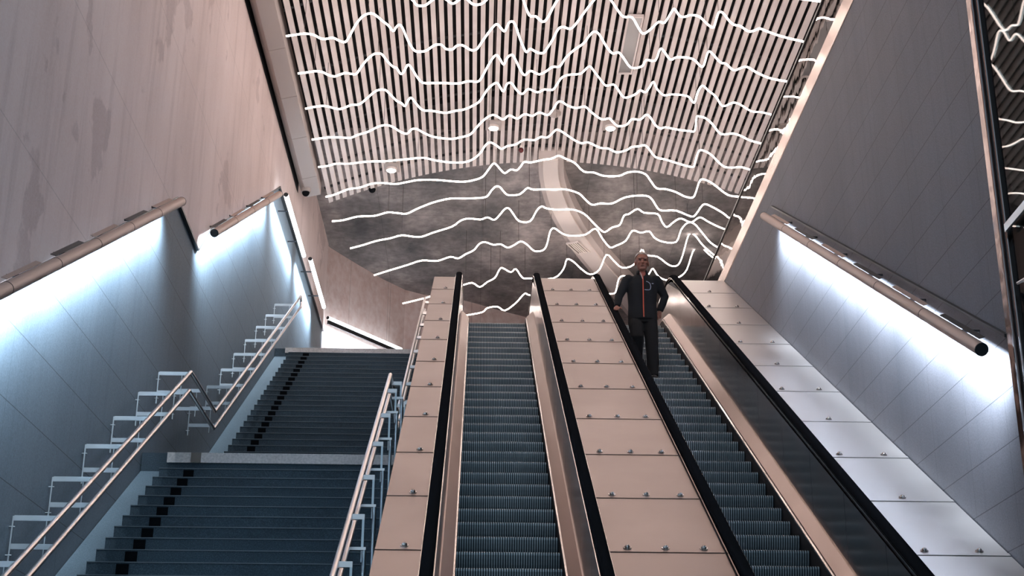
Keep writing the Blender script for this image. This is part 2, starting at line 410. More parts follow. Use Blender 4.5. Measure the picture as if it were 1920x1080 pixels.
# ================================================================ ESCALATORS
def base_path():
    """points (y,z) and mitred normals of the nosing line, bottom landing - slope - top landing"""
    pts = [(5.2, .0)]
    yb = (0-SV)/T; ytp = (HS-SV)/T
    def fillet(p, d0, d1, R, n=7):
        ang = pi/6; t = R*tan(ang/2); out = []
        a = Vector(p)-Vector(d0)*t; 
        sgn = 1 if d1[1] > d0[1] else -1
        nrm = Vector((-d0[1], d0[0]))*sgn; c = a+nrm*R
        for i in range(n+1):
            th = ang*i/n*sgn; v = a-c; out.append((c.x+v.x*cos(th)-v.y*sin(th), c.y+v.x*sin(th)+v.y*cos(th)))
        return out
    u = (cos(pi/6), sin(pi/6)); h = (1, 0)
    pts += fillet((yb, 0), h, u, 2.0); 
    for i in range(1, 12): pts.append((yb+1+(ytp-yb-2)*i/12, (yb+1+(ytp-yb-2)*i/12)*T+SV))
    pts += fillet((ytp, HS), u, h, .9)
    pts.append((ytp+2.2, HS))
    return pts
BP = base_path()
def norms(P):
    out = []
    for i in range(len(P)):
        a = Vector(P[max(i-1, 0)]); b = Vector(P[i]); c = Vector(P[min(i+1, len(P)-1)])
        d1 = (b-a).normalized() if i > 0 else (c-b).normalized(); d2 = (c-b).normalized() if i < len(P)-1 else d1
        n1 = Vector((-d1.y, d1.x)); n2 = Vector((-d2.y, d2.x)); m = (n1+n2).normalized(); out.append(m/max(.5, m.dot(n1)))
    return out
BN = norms(BP)
def sweep(sec, P=BP, N=BN, closed=True, x0=0, sm=False):
    """sec: (x, n) closed cross-section carried along the path"""
    mb = MB(); m = len(sec); vs = []
    for p, n in zip(P, N):
        for x, h in sec: vs.append((x+x0, p[0]+n.x*h, p[1]+n.y*h))
    fs = []
    for i in range(len(P)-1):
        for k in range(m if closed else m-1):
            k2 = (k+1) % m; fs.append((i*m+k, i*m+k2, (i+1)*m+k2, (i+1)*m+k))
    if closed: fs += [tuple(range(m)), tuple(range((len(P)-1)*m, len(P)*m))]
    return mb.add(vs, fs, sm)
NV = lambda v: (v+5.53)*cos(pi/6)
# one grooved step, front face curved
def step_part():
    W = .505; prof = [(.40, 0), (.02, 0), (0, -.008), (-.004, -.03), (.006, -.07), (.022, -.12), (.045, -.17), (.075, -.235)]
    nc = 42; vs = []; xs = []
    for i in range(nc):
        a = -W+2*W*i/nc; p = 2*W/nc
        xs += [(a, 0), (a+p*.5, 0), (a+p*.5, 1), (a+p, 1)]
    n = len(prof)
    for x, g in xs:
        for (y, z) in prof: vs.append((x, y+(.016 if g and y < .39 else 0), z-(.006 if g and z > -.005 else 0)))
    fs = [(i*n+k, (i+1)*n+k, (i+1)*n+k+1, i*n+k+1) for i in range(len(xs)-1) for k in range(n-1)]
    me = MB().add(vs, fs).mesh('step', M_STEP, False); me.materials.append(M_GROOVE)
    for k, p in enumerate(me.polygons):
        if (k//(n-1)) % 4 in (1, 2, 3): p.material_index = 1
    return me
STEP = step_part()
def path_z(y):
    for (a, b), (c, d) in zip(BP, BP[1:]):
        if a <= y <= c: return b+(d-b)*(y-a)/(c-a)
    return BP[-1][1]
def path_seg(ya, yb_):
    return [(ya, path_z(ya))]+[p for p in BP if ya+.01 < p[0] < yb_-.01]+[(yb_, path_z(yb_))]
RS = .2225; RY = RS/T
def escalator(xc, label, phase):
    e = empty('escalator', (xc, 5.2, 0)); tag(e, label, 'escalator', 'escalators side by side')
    off = Vector((-xc, -5.2, 0))
    def put(mb, name, mat, par=e, bevel=0):
        o = mb.build(name, mat, par, bevel)
        if par is e: o.matrix_parent_inverse = Matrix.Translation(off)
        return o
    y = 8.9+phase
    while y < 24.9:
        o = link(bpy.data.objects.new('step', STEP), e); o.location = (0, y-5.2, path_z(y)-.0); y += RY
    for s in (-1, 1):
        X = lambda a: xc+s*a
        put(sweep([(X(.508), -.30), (X(.508), .055), (X(.522), .055), (X(.522), -.30)]), 'skirt_panel', M_DK)
        put(sweep([(X(.507), .058), (X(.507), .078), (X(.523), .085), (X(.523), .058)]), 'skirt_edge', M_SHINE)
        put(sweep([(X(.524), .06), (X(.524), .105), (X(.628), .20), (X(.64), .20), (X(.64), .06)]), 'inner_decking', M_TRIM)
        cuts = [5.2]+[8.2+1.237*i for i in range(15)]+[BP[-1][0]]
        for ya, yb_ in zip(cuts, cuts[1:]):
            P = path_seg(ya+.004, yb_-.004)
            # upright cut ends: offset straight up instead of square to the slope
            vs = []; hz = [.14, NV(-4.62)]
            for y_, z_ in P:
                k_ = 1/cos(pi/6) if 7.5 < y_ < 23.6 else 1.0
                vs += [(X(.640), y_, z_+hz[0]*k_), (X(.640), y_, z_+hz[1]*k_), (X(.655), y_, z_+hz[1]*k_), (X(.655), y_, z_+hz[0]*k_)]
            fs = [(4*i+k, 4*i+(k+1) % 4, 4*i+4+(k+1) % 4, 4*i+4+k) for i in range(len(P)-1) for k in range(4)]+[(0, 1, 2, 3), tuple(4*(len(P)-1)+k for k in range(4))]
            put(MB().add(vs, fs), 'balustrade_panel', M_BAL)
        put(sweep([(X(.657), .14), (X(.657), NV(-4.64)), (X(.660), NV(-4.64)), (X(.660), .14)]), 'backing_panel', M_DK)
        # handrail: sweep that ends in a half round newel at the top
        hn = NV(-4.5)
        HP = [(p[0]+n.x*(hn-.025), p[1]+n.y*(hn-.025)) for p, n in zip(BP, BN)]
        ye, ze = HP[-1]; r = .40
        for i in range(1, 12): th = pi*i/11; HP.append((ye+r*sin(th), ze-r+r*cos(th)))
        HP.append((ye-.5, ze-2*r))
        HN = norms(HP)
        sec = [(X(.645), -.02), (X(.640), .0), (X(.650), .022), (X(.675), .032), (X(.715), .032), (X(.738), .022), (X(.746), 0), (X(.740), -.02)]
        put(sweep(sec, HP, HN, True, 0, True), 'handrail', M_RUB)
        g = sweep([(X(.652), -.05), (X(.652), -.022), (X(.662), -.022), (X(.662), -.05)], HP, HN)
        g2 = sweep([(X(.735), -.06), (X(.735), -.022), (X(.746), -.022), (X(.746), -.06)], HP, HN); g.add(g2.v, g2.f)
        put(g, 'handrail_guide', M_SHINE)
        put(sweep([(X(.629), -.030), (X(.629), -.016), (X(.640), -.016), (X(.640), -.030)], HP, HN), 'handrail_track', M_SHINE)
        put(sweep([(X(.747), -.030), (X(.747), -.014), (X(.753), -.014), (X(.753), -.030)], HP[:-13], HN[:-13]), 'handrail_track', M_SHINE)
        put(MB().prism([(X(.656), ye-.1, ze+.0), (X(.656), ye+r-.03, ze-.12), (X(.656), ye+r-.03, ze-2*r+.12), (X(.656), ye-.1, ze-2*r)], (s*.07, 0, 0)), 'newel', M_BAL)
        put(sweep([(X(.66), -.35), (X(.66), NV(-4.66)), (X(.735), NV(-4.66)), (X(.735), -.35)]), 'outer_panel', M_DKM)
    put(MB().box(xc-.52, xc+.52, 24.95, 26.2, HS-.3, HS), 'comb_plate', M_DKM)
    put(MB().box(xc-.52, xc+.52, 5.2, 8.9, -.1, 0.01), 'lower_landing_plate', M_DKM)
    put(sweep([(xc-.5, -.45), (xc-.5, -.30), (xc+.5, -.30), (xc+.5, -.45)]), 'truss_base', M_DK)
    return e
XL, XE = .312, 2.77
escalator(XL, 'left escalator with empty moving steps beside the granite stairs', .05)
escalator(XE, 'right escalator that carries the man in the dark jacket', .17)

# ================================================================ DECK CLADDING
def deck(xa, xb, bolts, label, mat, side):
    d = empty('escalator_deck', ((xa+xb)/2, 5.2, 0)); tag(d, label, 'metal cladding')
    off = Matrix.Translation((-(xa+xb)/2, -5.2, 0)); n0 = NV(-4.6)
    ys = [5.2+.01]+[11.625-1.237*i for i in range(4, 0, -1)]+[11.625+1.237*i for i in range(0, 11)]
    # fine path parameterised by the y of the deck surface
    DP = [(p[0]+n.x*n0, p[1]+n.y*n0) for p, n in zip(BP, BN)]
    def seg(ya, yb):
        pts = []
        def at(y):
            for (a, b), (c, e) in zip(DP, DP[1:]):
                if a <= y <= c: return (y, b+(e-b)*(y-a)/(c-a))
            return (y, DP[-1][1])
        pts.append(at(ya)); pts += [p for p in DP if ya+.01 < p[0] < yb-.01]; pts.append(at(yb)); return pts
    ys.append(25.6)
    for i in range(len(ys)-1):
        P = seg(ys[i]+.006, ys[i+1]-.006); N = norms(P)
        o = sweep([(xa, -.018), (xa, 0), (xb, 0), (xb, -.018)], P, N).build('panel', mat, d); o.matrix_parent_inverse = off
        if i == 0 or i == len(ys)-2: continue
        p = P[0]; nn = N[0]
        lip = sweep([(xa, 0), (xa, .005), (xb, .005), (xb, 0)], [P[0], (P[0][0]+.05, P[0][1]+.05*(P[1][1]-P[0][1])/max(.01, P[1][0]-P[0][0]))], [nn, nn]).build('lap_strip', mat, o)
        for fx in bolts(i):
            b = MB(); c = Vector((xa+(xb-xa)*fx, p[0]+.075, p[1]+.075*T)); nv = Vector((0, -.5, .866))
            b.tube([c-nv*.0, c+nv*.012], .034, 12); b.ell(c+nv*.012, (.024, .024, .024), 10, 8)
            bo = b.build('bolt', M_BOLT, o)
    b = sweep([(xa+.004, -.08), (xa+.004, -.03), (xb-.004, -.03), (xb-.004, -.08)], [(p[0], p[1]) for p in DP], BN).build('underlay', M_DK, d); b.matrix_parent_inverse = off
    if side:
        sgn = xa
        o = sweep([(xa-.0, -2.2), (xa-.0, -.02), (xa+.02, -.02), (xa+.02, -2.2)], [(p[0], p[1]) for p in DP], BN).build('side_cladding', M_DKM, d); o.matrix_parent_inverse = off
deck(-.82, -.443+.0, lambda i: (.62,), 'narrow steel deck cladding between the stair rail and the left escalator', M_DECK, True)
deck(1.067, 2.015, lambda i: (.17, .5, .83), 'broad steel deck cladding between the two escalators', M_DECK, False)
deck(3.525, XR-.01, lambda i: ((.17, .72) if i % 2 else (.45,)), 'steel deck cladding between the right escalator and the right wall', M_DECKR, False)

# ================================================================ STAIR HANDRAILS
V1 = -4.48+CZ; ZR = 5.145+CZ
def rail_path(x, dz, y0, y1):
    ya = (ZR-V1)/T; yb = (ZR-(-5.48+CZ))/T
    return [(x, y0, y0*T+V1+dz), (x, ya-.0, ZR+dz), (x, yb-.0, ZR+dz), (x, y1, y1*T-5.48+CZ+dz)]
def rail_z(y):
    ya = (ZR-V1)/T; yb = (ZR-(-5.48+CZ))/T
    return y*T+V1 if y < ya else (ZR if y < yb else y*T-5.48+CZ)
def tube_sharp(pts, r):
    mb = MB()
    for a, b in zip(pts, pts[1:]): mb.tube([a, b], r, 12)
    for p in pts[1:-1]: mb.ell(p, (r, r, r), 12, 8)
    return mb
h = empty('stair_handrail', (-3.47, 7, 0)); tag(h, 'zigzag double steel handrail bracketed to the left wall', 'handrail')
off = Matrix.Translation((3.47, -7, 0))
for dz in (0, -.235):
    o = tube_sharp(rail_path(-3.47, dz, 7.3, 26.2), .024).build('rail', M_RAIL, h); o.matrix_parent_inverse = off
o = tube_sharp([(-3.47, 26.2, 26.2*T-5.48+CZ), (-3.47, 26.33, 26.2*T-5.48+CZ-.06), (-3.47, 26.33, 26.2*T-5.48+CZ-.19), (-3.47, 26.2, 26.2*T-5.48+CZ-.235)], .024).build('end_loop', M_RAIL, h); o.matrix_parent_inverse = off
yb = [8.1, 9.05, 10.0, 10.95, 11.88, 12.83, 13.77, 14.71, 15.66, 16.55, 17.5, 18.5, 19.55, 20.5, 21.46, 22.4, 23.4, 24.35, 25.3]
for y in yb:
    z = rail_z(y)
    for dz in (0, -.235):
        o = MB().box(XW+.035, -3.47, y, y+.012, z+dz-.01, z+dz+.035).build('bracket', M_BRK, h); o.matrix_parent_inverse = off
        MB().tube([(XW, y+.006, z+dz-.06), (XW+.05, y+.006, z+dz-.06)], .006, 6).build('wall_pin', M_BRK, o)
    o = MB().box(XW+.022, XW+.034, y+.0, y+.012, z-.36, z+.03).build('wall_rod', M_BRK, h); o.matrix_parent_inverse = off
    o = MB().box(XW+.30, XW+.308, y+.002, y+.01, z-.32, z-.01).build('hanger_rod', M_BRK, h); o.matrix_parent_inverse = off
h = empty('stair_handrail', (-1.07, 7, 0)); tag(h, 'double steel handrail on upright posts beside the narrow escalator deck', 'handrail')
off = Matrix.Translation((1.07, -7, 0))
for dz in (0, -.235):
    o = tube_sharp(rail_path(-1.07, dz, 7.3, 26.2), .024).build('rail', M_RAIL, h); o.matrix_parent_inverse = off
y = 8.0
while y < 26:
    z = rail_z(y); yy = y
    zf = (yy*T+LV if yy < YL else max(ZL, yy*T+UV))-.12
    if yy > yt: zf = UF
    o = MB().tube([(-.93, y, max(zf, z-1.05)), (-.93, y, z-.25)], .018, 10).build('post', M_BRK, h); o.matrix_parent_inverse = off
    MB().box(-1.07, -.915, y-.02, y+.02, z-.25, z-.225).build('bracket', M_RAIL, o)
    MB().box(-1.07, -.945, y+.1, y+.14, rail_z(y+.12)-.04, rail_z(y+.12)+.005).build('bracket', M_RAIL, o)
    MB().box(-.965, -.945, y+.1, y+.12, rail_z(y+.12)-.40, rail_z(y+.12)-.04).build('rod', M_BRK, o)
    y += .985

# ================================================================ NEON LINES
def sc(o, s, pts): return [(o[0]+a/s, o[1]+b/s) for a, b in pts]
R3 = lambda p: sc((520, 0), 3.1765, p); R4 = lambda p: sc((1040, 0), 3.1765, p); R5 = lambda p: sc((580, 280), 3.1765, p); R6 = lambda p: sc((1000, 280), 3.177, p)
lines = []
lines.append(('uppermost dipping neon line crossing the top of the slat ceiling', 18.85,
 R3([(60, -40), (300, -70), (560, -120), (700, -60), (800, -5), (830, 30), (880, 32), (930, -5), (970, -25), (1010, 0), (1045, 22), (1080, 0), (1105, -20), (1135, 0), (1165, 25), (1210, 25), (1250, -5), (1320, -90), (1380, -150), (1440, -60), (1465, 0), (1500, 90), (1540, 98), (1580, 130), (1610, 105), (1650, 30), (1690, -25), (1779, -90)])+R4([(240, -260), (330, -200), (420, -110), (560, -90), (700, -160), (820, -120), (980, -170), (1150, -90), (1400, -20), (1590, 10)])))
lines.append(('neon line highest on the left, its central peak rising out of frame', 20.08,
 R3([(52, 215), (110, 207), (160, 200), (215, 207), (255, 228), (285, 233), (330, 225), (370, 243), (405, 250), (430, 215), (465, 150), (500, 105), (530, 85), (565, 80), (595, 98), (630, 128), (660, 150), (690, 185), (705, 165), (725, 148), (745, 165), (775, 235), (800, 280), (820, 303), (850, 308), (885, 302), (915, 283), (940, 268), (975, 266), (1000, 288), (1020, 295), (1045, 293), (1065, 275), (1090, 268), (1115, 275), (1140, 292), (1165, 300), (1190, 290), (1215, 255), (1250, 205), (1290, 155), (1310, 145), (1330, 165), (1352, 187), (1368, 160), (1380, 135), (1400, 128), (1418, 150), (1445, 230), (1470, 290), (1485, 310), (1505, 292), (1525, 300), (1555, 315), (1585, 315), (1605, 290), (1640, 235)])
 + R4([(20, 175), (50, 160), (90, 172), (120, 150), (165, 90), (210, 30), (240, -5), (290, -55), (335, 0), (375, 60), (410, 100), (460, 103), (490, 150), (525, 200), (570, 175), (620, 130), (655, 135), (700, 65), (715, 55), (745, 95), (775, 100), (810, 90), (860, 98), (900, 135), (940, 165), (955, 140), (975, 78), (1000, 75), (1040, 125), (1070, 148), (1105, 155), (1150, 185), (1180, 185), (1220, 170), (1260, 185), (1330, 210), (1410, 232), (1470, 245), (1545, 270)])))
lines.append(('second complete neon line below the top of the slat ceiling', 21.25,
 R3([(122, 438), (170, 432), (220, 425), (265, 428), (305, 447), (340, 455), (370, 445), (405, 435), (440, 440), (470, 440), (495, 405), (530, 360), (570, 325), (600, 318), (625, 325), (655, 365), (690, 398), (710, 405), (735, 440), (755, 425), (775, 388), (795, 398), (830, 455), (865, 492), (920, 495), (1000, 495), (1080, 497), (1140, 483), (1190, 487), (1215, 465), (1245, 410), (1280, 350), (1305, 328), (1325, 350), (1348, 385), (1365, 350), (1385, 330), (1405, 332), (1430, 380), (1455, 430), (1475, 447), (1500, 425), (1520, 425), (1560, 443), (1600, 425), (1640, 398)])
 + R4([(30, 395), (65, 345), (115, 298), (170, 260), (205, 215), (235, 188), (265, 205), (310, 280), (345, 318), (380, 312), (410, 345), (455, 403), (520, 395), (545, 358), (600, 360), (628, 292), (650, 305), (690, 355), (730, 340), (820, 350), (870, 395), (890, 385), (910, 318), (930, 310), (985, 370), (1020, 380), (1065, 418), (1110, 405), (1145, 398), (1200, 430), (1270, 462), (1340, 478), (1420, 490), (1480, 500)])))
lines.append(('third complete neon line from the top of the slat ceiling', 22.54,
 R3([(167, 648), (230, 635), (290, 632), (370, 650), (440, 625), (490, 620), (540, 580), (590, 540), (640, 535), (670, 560), (710, 600), (740, 615), (760, 632), (778, 600), (797, 582), (825, 615), (865, 655), (920, 660), (1000, 672), (1060, 660), (1120, 650), (1190, 615), (1215, 590), (1250, 535), (1285, 502), (1310, 495), (1328, 520), (1347, 545), (1368, 500), (1395, 495), (1420, 530), (1445, 555), (1465, 557), (1495, 530), (1550, 550), (1590, 533), (1640, 535)])
 + R4([(15, 500), (45, 460), (90, 445), (150, 440), (175, 422), (208, 395), (235, 425), (270, 470), (305, 510), (350, 503), (375, 530), (400, 568), (425, 582), (480, 562), (510, 538), (540, 550), (565, 520), (588, 487), (610, 530), (650, 567), (700, 562), (790, 572), (820, 605), (835, 608), (852, 550), (880, 510), (915, 540), (960, 575), (1000, 632), (1060, 612), (1100, 620), (1170, 662), (1230, 668), (1290, 682)])))
lines.append(('fourth complete neon line, just above the ceiling downlights', 23.76,
 R3([(205, 832), (270, 822), (330, 817), (400, 820), (440, 820), (480, 803), (540, 785), (600, 755), (650, 745), (690, 757), (725, 780), (770, 797), (800, 770), (830, 768), (870, 790), (930, 815), (1030, 827), (1090, 818), (1150, 800), (1190, 755), (1230, 715), (1270, 688), (1300, 688), (1345, 712), (1380, 687), (1430, 707), (1470, 680), (1520, 690), (1560, 670), (1610, 685), (1640, 655)])
 + R4([(15, 612), (40, 605), (80, 630), (130, 643), (180, 635), (215, 665), (260, 700), (290, 712), (325, 705), (350, 730), (380, 752), (430, 742), (460, 710), (510, 712), (545, 683), (570, 700), (600, 745), (630, 765), (660, 758), (720, 770), (800, 780), (835, 778), (845, 700), (860, 693), (900, 705), (940, 740), (990, 798), (1060, 795), (1110, 810), (1160, 835), (1240, 858), (1320, 885)])))
lines.append(('fifth complete neon line, level with the round downlights', 24.89,
 R3([(243, 995), (300, 988), (350, 975), (430, 975), (530, 963), (640, 960), (700, 955), (770, 948), (870, 940), (940, 955), (1040, 968), (1120, 965), (1170, 945), (1210, 910), (1240, 865), (1270, 848), (1310, 870), (1335, 887), (1370, 870), (1420, 860), (1470, 832), (1530, 835), (1570, 815), (1610, 818)])
 + R4([(5, 775), (25, 775), (60, 795), (110, 830), (160, 853), (200, 848), (270, 880), (320, 885), (370, 907), (430, 893), (460, 875), (500, 872), (535, 865), (560, 885), (600, 935), (660, 950), (740, 975), (820, 995), (835, 970), (855, 905), (880, 895), (930, 920), (970, 960), (1010, 993), (1060, 998), (1110, 995), (1160, 1010), (1230, 1030)])))
lines.append(('neon line hanging along the far edge of the slat ceiling', 26.27,
 R5([(97, 283), (150, 270), (230, 238), (300, 228), (370, 205), (440, 200), (510, 207), (580, 195), (650, 183), (750, 182), (850, 190), (920, 193), (980, 183), (1030, 165), (1060, 130), (1090, 90), (1110, 88), (1140, 122), (1165, 142), (1200, 120), (1235, 125), (1260, 100), (1280, 75), (1320, 78)])
 + R6([(60, 62), (110, 55), (150, 38), (190, 55), (245, 80), (300, 132), (360, 138), (420, 158), (510, 158), (560, 138), (620, 133), (670, 150), (700, 190), (735, 232), (790, 237), (850, 255), (900, 280), (950, 287), (970, 250), (995, 182), (1040, 188), (1090, 220), (1160, 272), (1240, 283), (1320, 290)])))
lines.append(('first neon line wholly under the raw concrete ceiling', 27.47,
 R5([(135, 428), (200, 422), (290, 400), (380, 397), (430, 385), (470, 375), (530, 380), (580, 383), (640, 355), (700, 330), (760, 310), (840, 293), (920, 293), (1000, 290), (1055, 282), (1085, 245), (1110, 222), (1135, 225), (1165, 260), (1190, 273), (1245, 270), (1270, 255), (1300, 230)])
 + R6([(0, 240), (60, 238), (130, 240), (190, 238), (270, 262), (310, 300), (350, 330), (400, 322), (470, 322), (550, 285), (650, 275), (700, 290), (740, 350), (770, 365), (850, 365), (940, 400), (970, 385), (1010, 330), (1050, 335), (1130, 380), (1170, 410), (1240, 420)])))
lines.append(('second neon line under the raw concrete ceiling', 28.98,
 R5([(243, 590), (320, 570), (400, 545), (480, 530), (550, 512), (620, 520), (670, 520), (740, 495), (850, 460), (900, 425), (950, 412), (1020, 418), (1060, 405), (1100, 420), (1130, 395), (1165, 355), (1190, 353), (1215, 385), (1250, 428), (1315, 428)])
 + R6([(20, 365), (50, 340), (80, 352), (150, 360), (230, 358), (300, 383), (350, 430), (390, 470), (425, 493), (470, 465), (515, 450), (540, 395), (570, 385), (620, 355), (660, 378), (740, 385), (765, 430), (795, 463), (840, 430), (880, 412), (940, 435), (990, 405), (1040, 430), (1100, 460), (1180, 490)])))
lines.append(('third neon line under the raw concrete ceiling, over the grille of the curved beam', 30.56,
 R5([(385, 750), (480, 720), (580, 690), (670, 662), (760, 665), (840, 640), (885, 650), (930, 625), (980, 600), (1010, 565), (1045, 552), (1095, 568), (1140, 565), (1180, 585), (1220, 570), (1260, 548), (1300, 570)])
 + R6([(5, 605), (55, 602), (80, 570), (100, 490), (125, 470), (170, 500), (220, 515), (310, 508), (370, 472), (410, 530), (455, 583), (490, 575), (550, 545), (590, 485), (640, 497), (690, 488), (720, 525), (770, 550), (850, 552), (880, 480), (920, 437), (960, 445), (1000, 490), (1055, 555), (1110, 590)])))
lines.append(('neon line just behind the head of the man on the escalator', 32.41,
 R5([(555, 918), (640, 898), (715, 878), (800, 845), (905, 812), (970, 795), (1015, 820), (1060, 790), (1105, 765), (1130, 720), (1150, 706), (1200, 732), (1230, 712), (1270, 765), (1320, 768)])
 + R6([(120, 768), (180, 712), (200, 655), (240, 670), (285, 712), (340, 745), (395, 715), (435, 628), (480, 665), (530, 705), (600, 685), (645, 597), (670, 630), (740, 640), (810, 690), (860, 690), (890, 630), (925, 510), (960, 510), (1000, 560), (1040, 600), (1090, 640)])))
lines.append(('lowest and farthest neon line, seen low between the escalator balustrades', 33.4,
 R5([(935, 988), (1030, 970), (1060, 945), (1120, 937), (1165, 960), (1230, 915), (1270, 870), (1290, 858), (1310, 868)])
 + R6([(80, 880), (250, 900), (400, 865), (460, 860), (490, 850), (510, 770), (550, 755), (640, 790), (690, 740), (712, 710), (745, 757), (800, 780), (870, 760), (915, 715), (950, 610), (990, 575), (1040, 620), (1090, 660)])))
src = lines[2][2]  # extra neon lines out of view, added to light the walls
for q_, (dy, lab) in enumerate(((-4.0, 'unseen neon line added for wall light, fourth before the visible ones'), (-5.4, 'unseen neon line added for wall light, fifth before the visible ones'), (-6.8, 'unseen neon line added for wall light, sixth before the visible ones'), (-8.2, 'unseen neon line added for wall light, seventh before the visible ones'), (-9.6, 'unseen neon line added for wall light, eighth before the visible ones'), (-11.0, 'unseen neon line added for wall light, nearest of all'))):
    lines.append((lab, 21.25+dy, None, dy))
for row in lines:
    lab, Y, pts = row[:3]
    if pts is None:
        W = [Vector((p.x, p.y+row[3], p.z)) for p in [hp(a, b, 1, 21.25) for a, b in catmull(src, 3)]]
        tag(MB().tube(W, .0155, 6).build('neon_line', M_NEON, None, fix=False), lab, 'neon light', 'wavy neon lines under the ceiling')
        continue
    pts = catmull(pts, 3)
    W = [hp(a, b, 1, Y) for a, b in pts]
    o = MB().tube(W, .0155, 6).build('neon_line', M_NEON, None, fix=False)
    tag(o, lab, 'neon light', 'wavy neon lines under the ceiling')
    # suspension wires at the crests
    c = 0; last = -99
    for i in range(6, len(W)-6):
        if W[i].z > W[i-4].z+.02 and W[i].z > W[i+4].z+.02 and W[i].x-last > .7:
            last = W[i].x; zt = (arcz(W[i].x) if Y < 28.2 else ZC)
            if W[i].z < zt-.05:
                MB().tube([W[i], (W[i].x, W[i].y, zt)], .004, 4).build('suspension_wire', M_WIRE, o)

# ================================================================ WALL LAMPS
def lamp(p0, p1, nseg, side, label, hood=True, wallx=None, power=1.0, gap=.0, tube=True):
    """tube lamp from p0 to p1; side = direction from tube to wall (unit)"""
    p0 = Vector(p0); p1 = Vector(p1); d = (p1-p0); L = d.length; t = d/L; side = Vector(side).normalized()
    e = empty('wall_lamp', p0); tag(e, label, 'lamp', 'tube lamps on the walls'); off = Matrix.Translation(-p0)
    def put(mb, name, mat, par=e):
        o = mb.build(name, mat, par)
        if par is e: o.matrix_parent_inverse = off
        return o
    dn = Vector((0, 0, -1)); R = .056
    for i in range(nseg):
        a = p0+t*(L*i/nseg+.004); b = p0+t*(L*(i+1)/nseg-.004)
        o = put(MB().tube([a, b], R if hood else .042, 20), 'tube_segment', M_TUBE if hood else M_LEDX)
        put(MB().tube([b-t*.002, b+t*.010], (R if hood else .042)*1.03, 20), 'joint_ring', M_DK)
        if hood:
            # luminous slot on the side of the wall, below
            n = (side*.5+dn*.85).normalized(); c = n*(R+.002); wv = n.cross(t).normalized()*.020
            mb = MB(); mb.add([a+t*.03+c-wv, b-t*.03+c-wv, b-t*.03+c+wv, a+t*.03+c+wv], [(0, 1, 2, 3)]); mb.prism([a+t*.03+c-wv, b-t*.03+c-wv, b-t*.03+c+wv, a+t*.03+c+wv], -n*.006)
            put(mb, 'light_slot', M_LED, o)
        ld = bpy.data.lights.new('lamp_light', 'AREA'); ld.shape = 'RECTANGLE'; ld.size = L/nseg*.95; ld.size_y = .03; ld.energy = LAMP_W*power*L/nseg; ld.color = (.76, .88, 1); ld.spread = radians(106)
        lo = link(bpy.data.objects.new('lamp_light', ld), e)
        zdir = -(dn*.80+side*.7); zdir = (zdir-t*zdir.dot(t)).normalized(); xdir = Vector((t.x, t.y, 0)).normalized(); xdir = (xdir-zdir*xdir.dot(zdir)).normalized(); ydir = zdir.cross(xdir)
        # keep the light level lengthwise along the tube
        xdir = (t-zdir*t.dot(zdir)).normalized(); ydir = zdir.cross(xdir)
        m = Matrix((xdir, ydir, zdir)).transposed().to_4x4(); m.translation = (a+b)/2+(side*.5+dn).normalized()*(R+.02)-p0
        lo.matrix_local = m
        # bracket to the wall
        c = (a+b)/2; dist = wallx
        put(MB().tube([c, c+side*dist], .014, 8), 'bracket', M_DK)
    for p, s in ((p0, -1), (p1, 1)):
        put(MB().tube([p, p+t*s*.012], (R if hood else .042)*1.02, 20), 'end_cap', M_DKM)
    if hood:
        # shading plates between tube and wall
        for i in range(nseg):
            a = p0+t*(L*(i+.12)/nseg)+Vector((0, 0, .05))+side*.05; b = p0+t*(L*(i+.80)/nseg)+Vector((0, 0, .05))+side*.05
            w = side*.05+Vector((0, 0, .015)); nn = Vector((0, 0, .006)); mb = MB(); mb.prism([a, b, b+w, a+w], nn)
            put(mb, 'shade_plate', M_TUBE if i % 2 else M_DKM)
    return e
XL_ = -3.6
def lp(px, py, x): return hp(px, py, 0, x)
a = lp(340, 378, XL_); yA = a.y; sl1 = lambda y: a.z-(a.y-y)*T
lamp((XL_, 7.0, sl1(7.0)), (XL_, a.y, a.z), 8, (-1, 0, 0), 'long copper coloured tube lamp along the lower left wall', wallx=.25)
b0 = lp(402, 437, XL_); b1 = lp(524, 364, XL_)
lamp(b0, b1, 4, (-1, 0, 0), 'shorter sloping tube lamp on the left wall above the upper stair flight', wallx=.25)
c0 = Vector((XL_, 24.3, 10.93+CZ)); c1 = Vector((XL_, 27.3, 10.93+CZ))
lamp(c0, c1, 2, (-1, 0, 0), 'nearer of the two level bright tubes at the top of the left wall', hood=False, wallx=.24, power=.9)
c0 = Vector((XL_+.05, 27.95, 11.12+CZ)); c1 = Vector((XL_+.05, 30.9, 11.12+CZ))
lamp(c0, c1, 2, (-1, 0, 0), 'farther of the two level bright tubes at the top of the left wall', hood=False, wallx=.28, power=.9)
pw = Vector((-3.3, 33.9, 0)); nw = Vector((.86, -.5, 0)).normalized()
d0 = hit_plane(615, 596, pw, nw); d1 = hit_plane(752, 655, pw, nw)
lamp(d0, d1, 3, -nw, 'tube lamp on the far angled wall behind the stair top', hood=False, wallx=.16, power=.35)
r0 = hp(1432, 405, 0, XR-.25); r1 = hp(1840, 655, 0, XR-.25)
lamp(r1, r0, 6, (1, 0, 0), 'long copper coloured tube lamp along the right wall', wallx=.25)
# dark strip below the far lamp, drawn in for the shadow line under its tube
hm = MB(); n3 = -nw*.12; hm.prism([d0+Vector((0, 0, -.16))+nw*.03, d1+Vector((0, 0, -.16))+nw*.03, d1+Vector((0, 0, -.06))+nw*.03, d0+Vector((0, 0, -.06))+nw*.03], -nw*.05)
struct('trim_shadow', hm, M_DKM)

